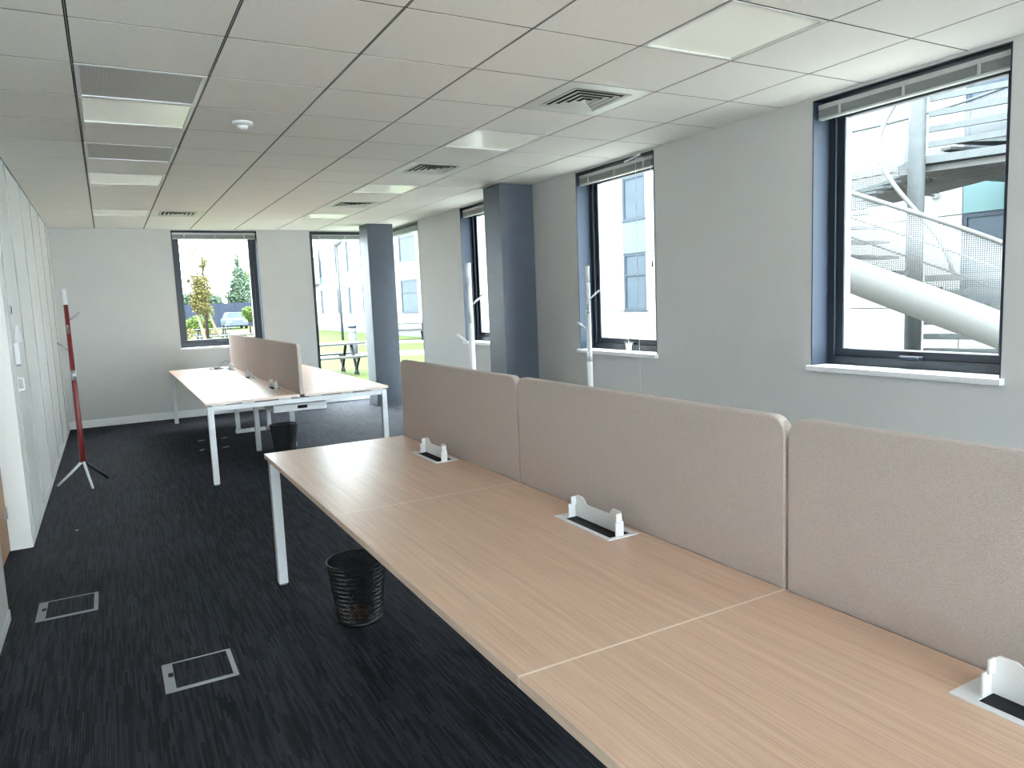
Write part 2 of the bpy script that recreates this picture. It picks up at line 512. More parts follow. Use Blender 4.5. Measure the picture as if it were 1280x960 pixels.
# ceiling fittings
def ceiling_light(k, r):
    e = empty('ceiling_light', ((gx(k) + gx(k + 1)) / 2, (gy(r) + gy(r + 1)) / 2, H))
    h, w = 0.294, 0.018
    m = MB()
    m.box(-h, h, -h, -h + w, -0.002, 0.03); m.box(-h, h, h - w, h, -0.002, 0.03)
    m.box(-h, -h + w, -h + w, h - w, -0.002, 0.03); m.box(h - w, h, -h + w, h - w, -0.002, 0.03)
    m.build('frame', 'vent', e)
    box(-h + w, h - w, -h + w, h - w, 0.006, 0.02).build('diffuser', 'panel', e)
    return e
def ceiling_vent(k, r):
    e = empty('ceiling_vent', ((gx(k) + gx(k + 1)) / 2, (gy(r) + gy(r + 1)) / 2, H))
    h, q = 0.294, 0.205
    m = MB()
    m.box(-h, h, -h, -q, -0.001, 0.03); m.box(-h, h, q, h, -0.001, 0.03)
    m.box(-h, -q, -q, q, -0.001, 0.03); m.box(q, h, -q, q, -0.001, 0.03)
    m.build('frame', 'vent', e)
    for i in range(4):
        a = q - 0.004 - i * 0.045; b = a - 0.024
        m = MB()
        for s in range(4):
            c, sn = [(1, 0), (0, 1), (-1, 0), (0, -1)][s]
            def R(x, y): return (x * c - y * sn, x * sn + y * c)
            p = [R(-a, -a), R(a, -a), R(b, -b), R(-b, -b)]
            m.poly([(*p[0], -0.004), (*p[1], -0.004), (*p[2], 0.000), (*p[3], 0.000)])
            m.poly([(*p[0], -0.002), (*p[1], -0.002), (*p[2], 0.002), (*p[3], 0.002)])
        m.build('louvre', 'ventlouvre', e, recalc=False)
    m = MB()
    a = 0.026
    m.poly([(-a, -a, -0.006), (a, -a, -0.006), (0, 0, 0.004)]); m.poly([(a, -a, -0.006), (a, a, -0.006), (0, 0, 0.004)])
    m.poly([(a, a, -0.006), (-a, a, -0.006), (0, 0, 0.004)]); m.poly([(-a, a, -0.006), (-a, -a, -0.006), (0, 0, 0.004)])
    m.build('core', 'vent', e, recalc=False)
    box(-q, q, -q, q, 0.012, 0.016).build('duct_back', 'black', e)
    return e
def uv_from(o, ia, ib):
    uvl = o.data.uv_layers.new(name='UVMap')
    for lp in o.data.loops:
        co = o.data.vertices[lp.vertex_index].co
        uvl.data[lp.index].uv = (co[ia], co[ib])
def return_grille(k, r):
    e = empty('return_grille', ((gx(k) + gx(k + 1)) / 2, (gy(r) + gy(r + 1)) / 2, H))
    h, w = 0.294, 0.02
    m = MB()
    m.box(-h, h, -h, -h + w, -0.002, 0.03); m.box(-h, h, h - w, h, -0.002, 0.03)
    m.box(-h, -h + w, -h + w, h - w, -0.002, 0.03); m.box(h - w, h, -h + w, h - w, -0.002, 0.03)
    m.build('frame', 'white', e)
    o = box(-h + w, h - w, -h + w, h - w, 0.004, 0.012).build('perforated_plate', 'grille', e)
    uv_from(o, 0, 1)
    return e
for (k, r), t in special.items():
    if gy(r) < YB + 0.1 or gy(r + 1) > YF: continue
    if t == 'light':
        e = ceiling_light(k, r)
        tag(e, {(5, -2): 'square ceiling light panel level with the window facing the staircase',
                (5, 2): 'square ceiling light panel level with the window with the small pot',
                (5, 6): 'square ceiling light panel level with the window half hidden by a column',
                (5, 10): 'square ceiling light panel closest to the column in the glazed corner',
                (1, 2): 'square ceiling light panel directly touching a perforated grey grille',
                (1, 6): 'square ceiling light panel one plain tile beyond a perforated grey grille',
                (1, 10): 'square ceiling light panel by the far wall, in the row beside the partition'}[(k, r)],
            'ceiling light', 'square light panels in the ceiling')
    elif t == 'vent':
        e = ceiling_vent(k, r)
        tag(e, {(5, 0): 'square louvred ceiling vent between the staircase window and the pot window',
                (5, 4): 'square louvred ceiling vent closest to the column behind the near bench',
                (5, 8): 'square louvred ceiling vent between the two dark columns',
                (2, 10): 'lone square louvred ceiling vent in front of the far window'}[(k, r)], 'air vent', 'louvred vents in the ceiling')
    else:
        e = return_grille(k, r)
        tag(e, 'perforated grey square ceiling grille directly touching a light panel' if r == 1 else 'perforated grey square ceiling grille set between plain tiles', 'air grille')
sd = empty('smoke_detector', (0.869, 4.987, H))
MB().lathe([(0.030, -0.022), (0.058, -0.018), (0.062, -0.008), (0.062, 0)], 28).build('base', 'plastic', sd)
MB().lathe([(0.004, -0.050), (0.020, -0.047), (0.031, -0.036), (0.033, -0.022)], 24).build('dome', 'plastic', sd)
tag(sd, 'round white domed smoke detector on a plain ceiling tile', 'smoke detector')

# ------------------------------------------------------------------ windows
def window(idx, side, a, b, z0, z1, kind='sash', handle=True):
    """a..b along the wall, w = depth into the wall from the room face"""
    def q(u0, u1, w0, w1, v0, v1, m):
        if side == 'right': m.box(XR + w0, XR + w1, u0, u1, v0, v1)
        elif side == 'back': m.box(u0, u1, YB - w1, YB - w0, v0, v1)
        else: m.box(u0, u1, YF + w0, YF + w1, v0, v1)
    base = (XR + 0.19, (a + b) / 2, z0) if side == 'right' else ((a + b) / 2, (YF + 0.19) if side == 'far' else (YB - 0.19), z0)
    e = empty('window_%d' % idx, base, 'structure')
    inv = -Vector(base)
    def part(name, m, material, bevel=0):
        bmesh.ops.translate(m.bm, verts=m.bm.verts, vec=inv)
        return m.build(name, material, e, bevel=bevel)
    corner = kind == 'corner'
    far_end = b + (0.09 if corner else 0)
    # reveal lining
    t = 0.006
    d0 = 0.15 if not corner else 0.02
    m = MB(); q(a, a + t, -0.004, d0, z0, z1, m); part('reveal_lining', m, 'reveal' if not corner else 'frame')
    if not corner:
        m = MB(); q(b - t, b, -0.004, d0, z0, z1, m); part('reveal_lining', m, 'reveal')
    m = MB(); q(a + t, (b - t) if not corner else b, -0.004, d0, z1 - t, z1, m); part('head_lining', m, 'frame')
    # fixed frame
    fw = 0.055 if not corner else 0.045
    w0, w1 = d0, d0 + 0.07
    def ring(m, u0, u1, v0, v1, wd, x0, x1):
        q(u0, u1, x0, x1, v0, v0 + wd, m); q(u0, u1, x0, x1, v1 - wd, v1, m)
        q(u0, u0 + wd, x0, x1, v0 + wd, v1 - wd, m); q(u1 - wd, u1, x0, x1, v0 + wd, v1 - wd, m)
    m = MB(); ring(m, a, far_end, z0, z1, fw, w0, w1); fr = part('frame', m, 'frame', 0.003)
    if not corner:
        m = MB(); ring(m, a + fw, b - fw, z0 + fw, z1 - fw, 0.05, w0 + 0.022, w1 + 0.012); part('sash', m, 'frame', 0.004)
        g = fw + 0.047
        m = MB(); ring(m, a + g, b - g, z0 + g, z1 - g, 0.006, w0 + 0.030, w1 + 0.004); part('glazing_bead', m, 'grey')
    else:
        g = fw - 0.003
    m = MB(); q(a + g, far_end - g, w0 + 0.045, w0 + 0.049, z0 + g, z1 - g, m); part('pane', m, 'clearglass' if corner else 'glass')
    if not corner:
        m = MB(); q(a - 0.018, b + 0.012, -0.045, d0 + 0.02, z0 - 0.032, z0 + 0.002, m); part('sill', m, 'white', 0.003)
        if handle:
            c = (a + b) / 2
            m = MB(); q(c - 0.075, c + 0.075, w0 - 0.006, w0 + 0.024, z0 + 0.056, z0 + 0.078, m); hd = part('handle', m, 'frame', 0.004)
            m = MB(); q(c - 0.065, c + 0.035, w0 - 0.030, w0 - 0.014, z0 + 0.060, z0 + 0.074, m); q(c + 0.035, c + 0.05, w0 - 0.030, w0 - 0.004, z0 + 0.060, z0 + 0.074, m)
            part('handle_lever', m, 'reveal', 0.003)
    return e

def blind(side, a, b, z1, label, w=0.03, cord=False, n=7):
    def q(u0, u1, w0, w1, v0, v1, m):
        if side == 'right': m.box(w0, w1, u0, u1, v0, v1)
        else: m.box(u0, u1, w0, w1, v0, v1)
    loc = (XR, 0, z1) if side == 'right' else (0, YF, z1)
    e = empty('venetian_blind', loc)
    a, b = a + 0.012, b - 0.012
    m = MB(); q(a, b, w, w + 0.042, -0.056, -0.026, m); m.build('headrail', 'railgrey', e, bevel=0.003)
    z = -0.059
    for i in range(n):
        m = MB(); q(a + 0.004, b - 0.004, w - 0.002, w + 0.044, z - 0.0055, z - 0.0010, m); m.build('slat', 'slat', e)
        z -= 0.0064
    m = MB(); q(a + 0.002, b - 0.002, w, w + 0.042, z - 0.015, z - 0.002, m); m.build('bottom_rail', 'railgrey', e, bevel=0.003)
    for f in (0.14, 0.5, 0.86):
        u = a + (b - a) * f
        m = MB(); q(u - 0.009, u + 0.009, w - 0.008, w - 0.003, z - 0.008, -0.050, m); m.build('clip', 'railgrey', e, bevel=0.002)
    if cord:
        m = MB(); m.tube([(w - 0.006, a + 0.06, -0.03), (w - 0.006, a + 0.058, -0.90)], 0.0018, 6); m.build('pull_cord', 'white', e)
        m = MB(); m.tube([(w - 0.006, a + 0.058, -0.895), (w - 0.006, a + 0.058, -0.945)], [0.004, 0.008], 10); m.build('cord_tassel', 'grey', e)
        m = MB(); m.tube([(-0.052, a + 0.16, -0.04), (-0.052, a + 0.165, -1.0), (-0.052, a + 0.155, -2.0)], 0.0018, 6)
        m.tube([(w, a + 0.16, -0.03), (-0.052, a + 0.16, -0.04)], 0.0018, 6); m.build('pull_cord', 'white', e)
        m = MB(); m.bar((-0.03, a + 0.13, -0.012), (-0.012, a + 0.36, -0.030), 0.012, 0.01); m.build('tilt_wand', 'white', e)
    tag(e, label, 'blind')
    return e

window(1, 'far', FW[0], FW[1], SILL, HEAD)
n = 2
for a, b in reversed(RW):
    window(n, 'right', a, b, SILL, HEAD); n += 1
window(n, 'far', FG[0], FG[1], 0.11, HEAD, 'corner'); n += 1
window(n, 'right', CG[0], CG[1], 0.11, HEAD, 'corner')
for a, b in BW_ADDED:
    n += 1; window(n, 'back', a, b, 0.11, HEAD)  # unseen back wall windows, added to let in more daylight
blind('far', *FW, HEAD, 'raised grey venetian blind on the far wall window showing the staked tree')
blind('far', FG[0], FG[1] - 0.05, HEAD, 'raised grey venetian blind over the floor-length pane showing the picnic table')
blind('right', CG[0], CG[1] - 0.06, HEAD, 'raised grey venetian blind over the floor-length side pane past the corner column')
blind('right', *RW[4], HEAD, 'raised grey venetian blind on the window half hidden by the dark column')
blind('right', *RW[3], HEAD, 'raised grey venetian blind with hanging pull cords above the sill with a small pot', cord=True)
blind('right', *RW[2], HEAD, 'raised grey venetian blind on the large window facing the outdoor staircase')

# ------------------------------------------------------------------ columns
c1 = empty('column', (3.85, 6.925, 0))
m = box(-0.20, 0.20, -0.185, 0.185, 0, H); m.build('shaft', 'column', c1, bevel=0.006)
m = box(-0.204, 0.20, -0.189, 0.189, 0, 0.105); m.build('plinth', 'column', c1)
m = MB()
for dy, dz in ((0.02, 1.55), (-0.03, 1.62), (0.07, 1.50), (0.01, 1.30), (-0.09, 1.47), (0.09, 1.78)):
    m.tube([(-0.2055, dy, dz), (-0.2005, dy, dz)], 0.006, 8)
m.build('filler_spots', 'grey', c1, kind='stuff')
tag(c1, 'dark slate square column standing against the window wall behind the near bench', 'column')
c2 = empty('column', (3.66, 10.705, 0))
box(-0.20, 0.20, -0.185, 0.185, 0, H).build('shaft', 'column', c2, bevel=0.006)
box(-0.204, 0.204, -0.189, 0.189, 0, 0.105).build('plinth', 'column', c2)
tag(c2, 'dark slate square column in the glazed corner beside the far bench', 'column')
m = MB(); m.box(XR - 0.12, XR - 0.02, 10.95, 11.50, 0.0, 0.06); m.build('floor_duct', 'white', bevel=0.004)
tag(bpy.data.objects['floor_duct'], 'short white cable duct on the floor behind the corner column', 'cable duct')

# ------------------------------------------------------------------ benches
TOPZ = 0.74
def make_bench():
    """six tops, three per side; local y 0 .. 4.25, local x 0 .. 1.65, the spine at x 0.825"""
    e = empty('bench_desk', (0, 0, 0))
    UY = [(0.003, 1.4123), (1.4187, 2.8313), (2.8377, 4.247)]
    SX = [(0.0, 0.803), (0.853, 1.656)]
    for (xa, xb) in SX:
        for (ya, yb) in UY:
            t = box(xa, xb, ya, yb, TOPZ - 0.025, TOPZ).build('tabletop', 'oak', e)
            w = 0.0027; zb, zt = TOPZ - 0.0245, TOPZ
            box(xa - w, xb + w, ya - w, ya, zb, zt + 0.0002).build('end_band', 'seam_catchlight', t)
            box(xa - w, xb + w, yb, yb + w, zb, zt + 0.0002).build('end_band', 'seam_catchlight', t)
            box(xa - w, xa, ya, yb, zb, zt - 0.0004).build('edge_band', 'edge', t)
            box(xb, xb + w, ya, yb, zb, zt - 0.0004).build('edge_band', 'edge', t)
    lg = 0.05
    FZ = TOPZ - 0.037
    for y in (0.012, 4.25 - 0.012 - lg):
        for x in (0.012, 1.656 - 0.012 - lg):
            box(x, x + lg, y, y + lg, 0.008, FZ).build('leg', 'steel', e, bevel=0.004)
            box(x + 0.006, x + lg - 0.006, y + 0.006, y + lg - 0.006, 0, 0.009).build('foot', 'grey', e)
        box(0.012 + lg, 1.656 - 0.012 - lg, y + 0.004, y + lg - 0.004, FZ - 0.045, FZ).build('end_rail', 'steel', e, bevel=0.003)
        for x in (0.05, 0.30, 0.62, 0.90, 1.20, 1.50):
            box(x, x + 0.11, y + 0.008, y + lg - 0.008, FZ, TOPZ - 0.025).build('spacer', 'steel', e)
    for y in (1.4155, 2.8345):
        for x in (0.615, 0.991):
            box(x, x + lg, y - lg / 2, y + lg / 2, 0, FZ).build('inner_leg', 'steel', e, bevel=0.004)
        box(0.30, 1.36, y - 0.02, y + 0.02, FZ - 0.04, FZ + 0.012).build('cross_rail', 'steel', e)
    for x in (0.30, 0.68, 0.93, 1.31):
        box(x, x + 0.04, 0.062, 4.188, FZ - 0.03, FZ + 0.0005).build('beam', 'steel', e)
    # cable trays under the spine
    for (ya, yb) in UY:
        m = MB(); ya += 0.10; yb -= 0.10
        m.box(0.585, 1.07, ya, yb, 0.575, 0.579); m.box(0.585, 0.589, ya, yb, 0.579, 0.640); m.box(1.066, 1.07, ya, yb, 0.579, 0.640)
        m.box(0.589, 1.066, ya, ya + 0.004, 0.579, 0.640)
        tr = m.build('cable_tray', 'steel', e)
        box(0.80, 0.89, ya - 0.002, ya, 0.595, 0.625).build('tray_slot', 'black', tr)
        for x in (0.62, 1.02): box(x, x + 0.02, (ya + yb) / 2, (ya + yb) / 2 + 0.02, 0.579, FZ - 0.03).build('tray_hanger', 'steel', tr)
    # cable ports with lifted lids
    for sgn in (1, -1):
        for (ya, yb) in UY:
            c = (ya + yb) / 2 + 0.03
            X = lambda x: x if sgn == 1 else 1.656 - x
            def bx(m, x0, x1, y0, y1, z0, z1): m.box(min(X(x0), X(x1)), max(X(x0), X(x1)), y0, y1, z0, z1)
            x0, x1, L = 0.660, 0.783, 0.165
            m = MB(); z1 = TOPZ + 0.004
            bx(m, x0, x0 + 0.016, c - L, c + L, TOPZ, z1); bx(m, x1 - 0.024, x1, c - L, c + L, TOPZ, z1)
            bx(m, x0 + 0.016, x1 - 0.024, c - L, c - L + 0.016, TOPZ, z1); bx(m, x0 + 0.016, x1 - 0.024, c + L - 0.045, c + L, TOPZ, z1)
            p = m.build('cable_port', 'plastic', e, bevel=0.001)
            m = MB(); bx(m, x0 + 0.016, x1 - 0.024, c - L + 0.016, c + L - 0.045, TOPZ - 0.0005, TOPZ + 0.0012); m.build('brush_strip', 'black', p)
            la, lb = c - 0.155, c + 0.125
            hz = 0.078
            out = [(la, 0), (lb, 0), (lb, hz * 0.60), (lb - 0.006, hz * 0.62), (lb - 0.010, hz * 0.94), (lb - 0.016, hz), (lb - 0.046, hz), (lb - 0.058, hz * 0.92), (lb - 0.072, hz * 0.70),
                   (la + 0.075, hz * 0.70), (la + 0.062, hz * 0.90), (la + 0.052, hz), (la + 0.016, hz), (la + 0.010, hz * 0.94), (la + 0.006, hz * 0.62), (la, hz * 0.60)]
            m = MB(); xh = 0.726
            m.prism(out, (0, 1, 0), (0, 0, 1), (1, 0, 0), (X(xh) - 0.002, 0, TOPZ + 0.004), 0.004)
            for yy in (la, lb - 0.004):
                bx(m, xh - 0.030, xh - 0.002, yy, yy + 0.004, TOPZ + 0.004, TOPZ + 0.004 + hz * 0.60)
                bx(m, xh - 0.022, xh - 0.002, yy + (0.006 if yy == la else -0.006), yy + (0.010 if yy == la else -0.002), TOPZ + 0.004 + hz * 0.55, TOPZ + 0.004 + hz * 0.94)
            m.build('lid', 'plastic', p)
    return e
BX = 0.690
bench = make_bench(); bench.location = (BX, -0.14, 0)
tag(bench, 'long oak bench desk with three tops per side and a waste bin under its corner', 'desk', 'oak bench desks')
bench2 = copy_tree(bench); bench2.location = (BX - 0.008, 6.765, 0)
tag(bench2, 'oak bench desk standing in front of the far window with black cables on it', 'desk', 'oak bench desks')

# felt screens
def make_screen(L, Ht=0.465):
    r = 0.05; out = [(0, 0), (L, 0)]
    for cx, a0 in ((L - r, 0), (r, 90)):
        for i in range(7):
            a = math.radians(a0 + 15 * i); out.append((cx + r * math.cos(a), Ht - r + r * math.sin(a)))
    m = MB(); m.prism(out, (0, 1, 0), (0, 0, 1), (1, 0, 0), (-0.0175, 0, 0), 0.035)
    e = empty('desk_screen')
    m.build('felt_panel', 'felt', e, bevel=0.007, seg=3)
    for y in (0.2, L - 0.2):
        box(-0.008, 0.008, y - 0.03, y + 0.03, -0.065, 0.004).build('mount_bracket', 'steel', e)
    return e
scr = make_screen(1.409)
first = True
SCR_Z = TOPZ - 0.006
for by, bxo, who in ((-0.14, BX, 0), (6.765, BX - 0.008, 1)):
    for i, y in enumerate((0.004, 1.4205, 2.837)):
        s = scr if first else copy_tree(scr)
        first = False
        s.location = (bxo + 0.828, by + y, SCR_Z)
        if who == 0:
            lb = ['taupe felt desk screen on the near bench, end of its row farthest from the columns',
                  'taupe felt desk screen on the near bench, middle of its row of three',
                  'taupe felt desk screen on the near bench, last of its row towards the far bench'][i]
        else:
            lb = ['felt desk screen on the far bench, end of its row facing the near bench',
                  'felt desk screen on the far bench, middle of its row of three',
                  'felt desk screen on the far bench, last of its row before the far window'][i]
        tag(s, lb, 'desk screen', 'felt desk screens on the near bench' if who == 0 else 'felt desk screens on the far bench')

# ------------------------------------------------------------------ waste bins
def waste_bin(loc):
    e = empty('waste_bin', loc)
    n, rows, r0, r1, h = 72, 26, 0.105, 0.142, 0.30
    m = MB()
    vs = [[m.bm.verts.new(((r0 + (r1 - r0) * j / rows) * math.cos(2 * math.pi * (i + 0.5 * (j % 2)) / n), (r0 + (r1 - r0) * j / rows) * math.sin(2 * math.pi * (i + 0.5 * (j % 2)) / n), 0.012 + (h - 0.012) * j / rows)) for i in range(n)] for j in range(rows + 1)]
    for j in range(rows):
        for i in range(n):
            m.bm.faces.new((vs[j][i], vs[j][(i + 1) % n], vs[j + 1][(i + 1) % n], vs[j + 1][i]))
    o = m.build('mesh_wall', 'blackmetal', e)
    wf = o.modifiers.new('wire_lattice', 'WIREFRAME'); wf.thickness = 0.0050; wf.use_replace = True
    MB().lathe([(r0 + 0.002, 0), (r0 + 0.006, 0.004), (r0 + 0.006, 0.02), (r0 + 0.001, 0.02), (r0 - 0.001, 0.006), (0.002, 0.006)], 40).build('base_pan', 'blackmetal', e)
    m = MB()
    pts = [(r1 * math.cos(2 * math.pi * i / 40), r1 * math.sin(2 * math.pi * i / 40), h) for i in range(41)]
    m.tube(pts, 0.005, 8, caps=False); m.build('rim', 'blackmetal', e)
    return e
b1 = waste_bin((0.955, 3.385, 0)); tag(b1, 'black wire mesh waste bin beneath the near bench corner', 'waste bin', 'black mesh waste bins')
b2 = copy_tree(b1); b2.location = (1.545, 7.90, 0); tag(b2, 'black wire mesh waste bin beneath the far bench', 'waste bin', 'black mesh waste bins')
m = MB()
bmesh.ops.create_icosphere(m.bm, subdivisions=3, radius=0.055)
for v in m.bm.verts:
    v.co *= 1 + random.uniform(-0.22, 0.2); v.co.z *= 0.7; v.co.x *= 1.25
    v.co.z = max(v.co.z, -0.036)
pb = m.build('crumpled_paper', 'amber', loc=(0.930, 3.37, 0.043)); tag(pb, 'crumpled amber kraft paper lying inside the near mesh waste bin', 'waste paper')

# ------------------------------------------------------------------ floor boxes, power strip, small floor bits
def floor_box(x0, x1, y0, y1, label):
    e = empty('floor_box', ((x0 + x1) / 2, (y0 + y1) / 2, 0))
    hx, hy = (x1 - x0) / 2, (y1 - y0) / 2
    m = MB(); t = 0.004
    m.box(-hx, hx, -hy, -hy + 0.022, 0, t); m.box(-hx, hx, hy - 0.012, hy, 0, t)
    m.box(-hx, -hx + 0.042, -hy + 0.022, hy - 0.012, 0, t); m.box(hx - 0.020, hx, -hy + 0.022, hy - 0.012, 0, t)
    m.build('rim', 'grey', e, bevel=0.001)
    box(-hx + 0.043, hx - 0.021, -hy + 0.023, hy - 0.013, 0, 0.0032).build('carpeted_lid', 'carpet', e)
    box(-hx + 0.020, -hx + 0.040, 0.0, 0.036, 0.004, 0.0052).build('catch', 'black', e)
    tag(e, label, 'floor box', 'carpeted floor boxes')
floor_box(0.069, 0.352, 3.135, 3.408, 'grey-rimmed carpeted floor box in open carpet nearer the bench')
floor_box(-0.458, -0.179, 4.278, 4.560, 'grey-rimmed carpeted floor box beside the white wall corner')
MB().lathe([(0.012, 0), (0.012, 0.002), (0.002, 0.0024)], 16).build('floor_disc', 'brass', loc=(-0.328, 6.008, 0))
tag(bpy.data.objects['floor_disc'], 'tiny yellow disc lying on the dark carpet', 'disc')
ps = empty('power_strip', (1.52, 9.55, 0))
box(-0.24, 0.12, -0.03, 0.03, 0, 0.045).build('housing', 'plastic', ps, bevel=0.006)
box(0.121, 0.26, -0.028, 0.028, 0, 0.040).build('end_block', 'grey', ps, bevel=0.006)
m = MB()
for i in range(5): m.lathe([(0.019, 0), (0.019, 0.001), (0.012, 0.0012)], 14, (-0.20 + 0.065 * i, 0, 0.045))
m.build('sockets', 'grey', ps)
tag(ps, 'white power strip lying on the carpet under the far bench', 'power strip')
for i, (x, y, a) in enumerate(((0.85, 9.30, 0.5), (1.11, 9.30, 0.9), (0.79, 8.66, 1.1), (1.04, 8.66, 0.6))):
    m = MB(); m.box(-0.035, 0.035, -0.012, 0.012, 0, 0.004); m.box(0.015, 0.045, -0.020, 0.004, 0, 0.003)
    o = m.build('label_scrap', 'chrome', loc=(x, y, 0)); o.rotation_euler.z = a
    tag(o, 'small pale plastic scrap on the carpet under the far bench', 'scrap', 'plastic scraps under the far bench')
# board leaning on the floor behind the far bench
bd = empty('loose_panel', (2.60, 10.98, 0))
m = MB(); m.prism([(-0.20, 0.0), (0.20, 0.0), (0.20, 0.17), (-0.20, 0.17)], (0.94, -0.34, 0), (0.10, 0.29, 0.95), (0.34, 0.94, 0), (0, 0, 0), 0.012)
m.build('board', 'white', bd, bevel=0.002)
m = MB(); m.box(-0.15, -0.12, 0.05, 0.20, 0.0, 0.012); m.box(0.12, 0.15, -0.04, 0.14, 0.0, 0.012); m.build('foot', 'grey', bd)
tag(bd, 'low white board standing on the carpet behind the far bench', 'board')

# cables on the far bench
def cable(pts, r, name, label):
    m = MB()
    P_ = [Vector(p) for p in pts]; out = []
    for i in range(len(P_) - 1):
        p0, p1, p2, p3 = P_[max(i - 1, 0)], P_[i], P_[i + 1], P_[min(i + 2, len(P_) - 1)]
        for k in range(6):
            t = k / 6
            out.append(0.5 * ((2 * p1) + (p2 - p0) * t + (2 * p0 - 5 * p1 + 4 * p2 - p3) * t * t + (3 * p1 - p0 - 3 * p2 + p3) * t ** 3))
    out.append(P_[-1])
    m.tube(out, r, 7)
    return m
T = TOPZ + 0.006
cb = empty('power_cable', (1.24, 10.60, TOPZ))
m = cable([(-0.14, -0.05, 0.006), (-0.05, 0.03, 0.008), (0.04, -0.03, 0.012), (0.10, 0.05, 0.008), (0.0, 0.09, 0.02), (-0.08, 0.02, 0.012), (0.06, -0.06, 0.007), (0.15, -0.02, 0.006)], 0.005, '', '')
m.build('cord', 'blackmetal', cb)
box(-0.02, 0.05, -0.02, 0.03, 0.0, 0.03).build('plug', 'blackmetal', cb, bevel=0.006)
tag(cb, 'tangle of black cable with a plug on the far bench top', 'cable')
cb2 = empty('data_cable', (1.33, 10.52, TOPZ))
m = cable([(-0.06, 0, 0.005), (-0.03, 0.02, 0.06), (0.02, 0.03, 0.11), (0.06, 0.01, 0.10), (0.07, -0.01, 0.04), (0.05, -0.02, 0.005)], 0.004, '', '')
m.build('cord', 'grey', cb2)
box(0.035, 0.065, -0.035, -0.015, 0.0, 0.012).build('connector', 'blackmetal', cb2)
tag(cb2, 'grey cable rising in a loop on the far bench top', 'cable')

# ------------------------------------------------------------------ coat racks
def coat_rack(loc, poleM, label, rot=0.0):
    e = empty('coat_rack', loc)
    e.rotation_euler.z = rot
    m = MB(); m.tube([(0, 0, 0.215), (0, 0, 0.5), (0, 0, 1.64)], [0.025, 0.023, 0.018], 18); m.build('pole', poleM, e)
    m = MB(); m.tube([(0, 0, 1.641), (0, 0, 1.78)], [0.018, 0.0175], 18); m.build('top_cap', 'plastic', e)
    m = MB(); m.tube([(0, 0, 0.965), (0, 0, 1.055)], [0.0215, 0.021], 18); m.build('sleeve', 'chrome' if poleM == 'red' else 'plastic', e)
    for dx, dy, z in ((1, 0, 1.50), (0, -1, 1.385), (-1, 0, 1.235)):
        d = Vector((dx, dy, 0)).normalized()
        m = MB(); a = d * 0.012 + Vector((0, 0, z)); b = d * 0.098 + Vector((0, 0, z + 0.072))
        m.tube([a, b], [0.0085, 0.0095], 10); h = m.build('hook', 'chrome' if poleM == 'red' else 'steel', e)
    for k, a in enumerate((math.radians(160), math.radians(285), math.radians(40))):
        d = Vector((math.cos(a), math.sin(a), 0))
        m = MB(); m.tube([d * 0.006 + Vector((0, 0, 0.225)), d * 0.12 + Vector((0, 0, 0.115)), d * 0.235 + Vector((0, 0, 0.0105))], [0.013, 0.012, 0.0105], 12)
        m.build('leg', 'steel' if not (poleM == 'red' and k == 2) else 'blackmetal', e)
    tag(e, label, 'coat rack')
    return e
coat_rack((-0.305, 7.60, 0), 'red', 'dark red pole coat rack with white tip beside the panelled partition')
coat_rack((3.60, 5.14, 0), 'plastic', 'white pole coat rack in front of the window with a small pot', rot=-0.61)
coat_rack((2.14, 4.43, 0), 'plastic', 'white pole coat rack beside the end of the near bench, before the dark column', rot=-0.45)

# pot with brushes on the sill
pp = empty('paper_pot', (4.105, 5.245, SILL + 0.002))
MB().lathe([(0.022, 0), (0.030, 0.062), (0.032, 0.066), (0.032, 0.074), (0.028, 0.074), (0.022, 0.006), (0.002, 0.005)], 20).build('pot', 'kraft', pp)
tag(pp, 'small paper pot standing on the white sill', 'pot')
for i, (dx, dy, h) in enumerate(((0.006, -0.010, 0.125), (-0.004, 0.004, 0.115), (0.010, 0.012, 0.10))):
    o = empty('paint_brush', (4.105 + dx * 0.4, 5.245 + dy * 0.4, SILL + 0.010))
    m = MB(); m.tube([(0, 0, 0), (dx * 1.0, dy * 1.0, h * 0.8)], 0.003, 8); m.build('handle', ['stake', 'bark', 'plastic'][i], o)
    m = MB(); m.tube([(dx * 1.0, dy * 1.0, h * 0.8), (dx * 1.25, dy * 1.25, h)], [0.004, 0.0015], 8); m.build('tip', ['bark', 'grey', 'kraft'][i], o)
    tag(o, ['brown stick', 'dark brush', 'white pen'][i] + ' standing in the small paper pot on the sill', 'brush')

# fittings on the partition
dl = empty('wall_dispenser', (XL, 6.07, 1.22))
box(0, 0.030, -0.030, 0.030, 0, 0.150).build('body', 'white', dl, bevel=0.006)
m = MB(); m.lathe([(0.026, 0), (0.026, 0.05), (0.014, 0.075), (0.012, 0.115), (0.003, 0.12)], 16, (0.030, 0, 0.150)); m.build('bottle', 'plastic', dl)
box(0.002, 0.026, -0.022, 0.022, -0.012, 0).build('nozzle', 'grey', dl)
tag(dl, 'white dispenser with bottle mounted on the partition end panel', 'dispenser')
sw = empty('wall_switch', (XL, 6.06, 1.56))
box(0, 0.008, -0.035, 0.035, 0, 0.07).build('plate', 'chrome', sw, bevel=0.002)
box(0.008, 0.012, -0.010, 0.015, 0.012, 0.058).build('rocker', 'black', sw)
tag(sw, 'small metal plate with dark rocker on the partition above the dispenser', 'switch')
hk = empty('door_pull', (XL, 6.08, 1.04))
m = cable([(0.0, 0, 0.0), (0.028, 0, 0.005), (0.032, 0, 0.04), (0.028, 0, 0.075), (0.0, 0, 0.08)], 0.006, '', ''); m.build('grip', 'white', hk)
m = MB(); m.box(0, 0.003, -0.012, 0.012, -0.012, 0.012); m.box(0, 0.003, -0.012, 0.012, 0.068, 0.092); m.build('rosette', 'white', hk)
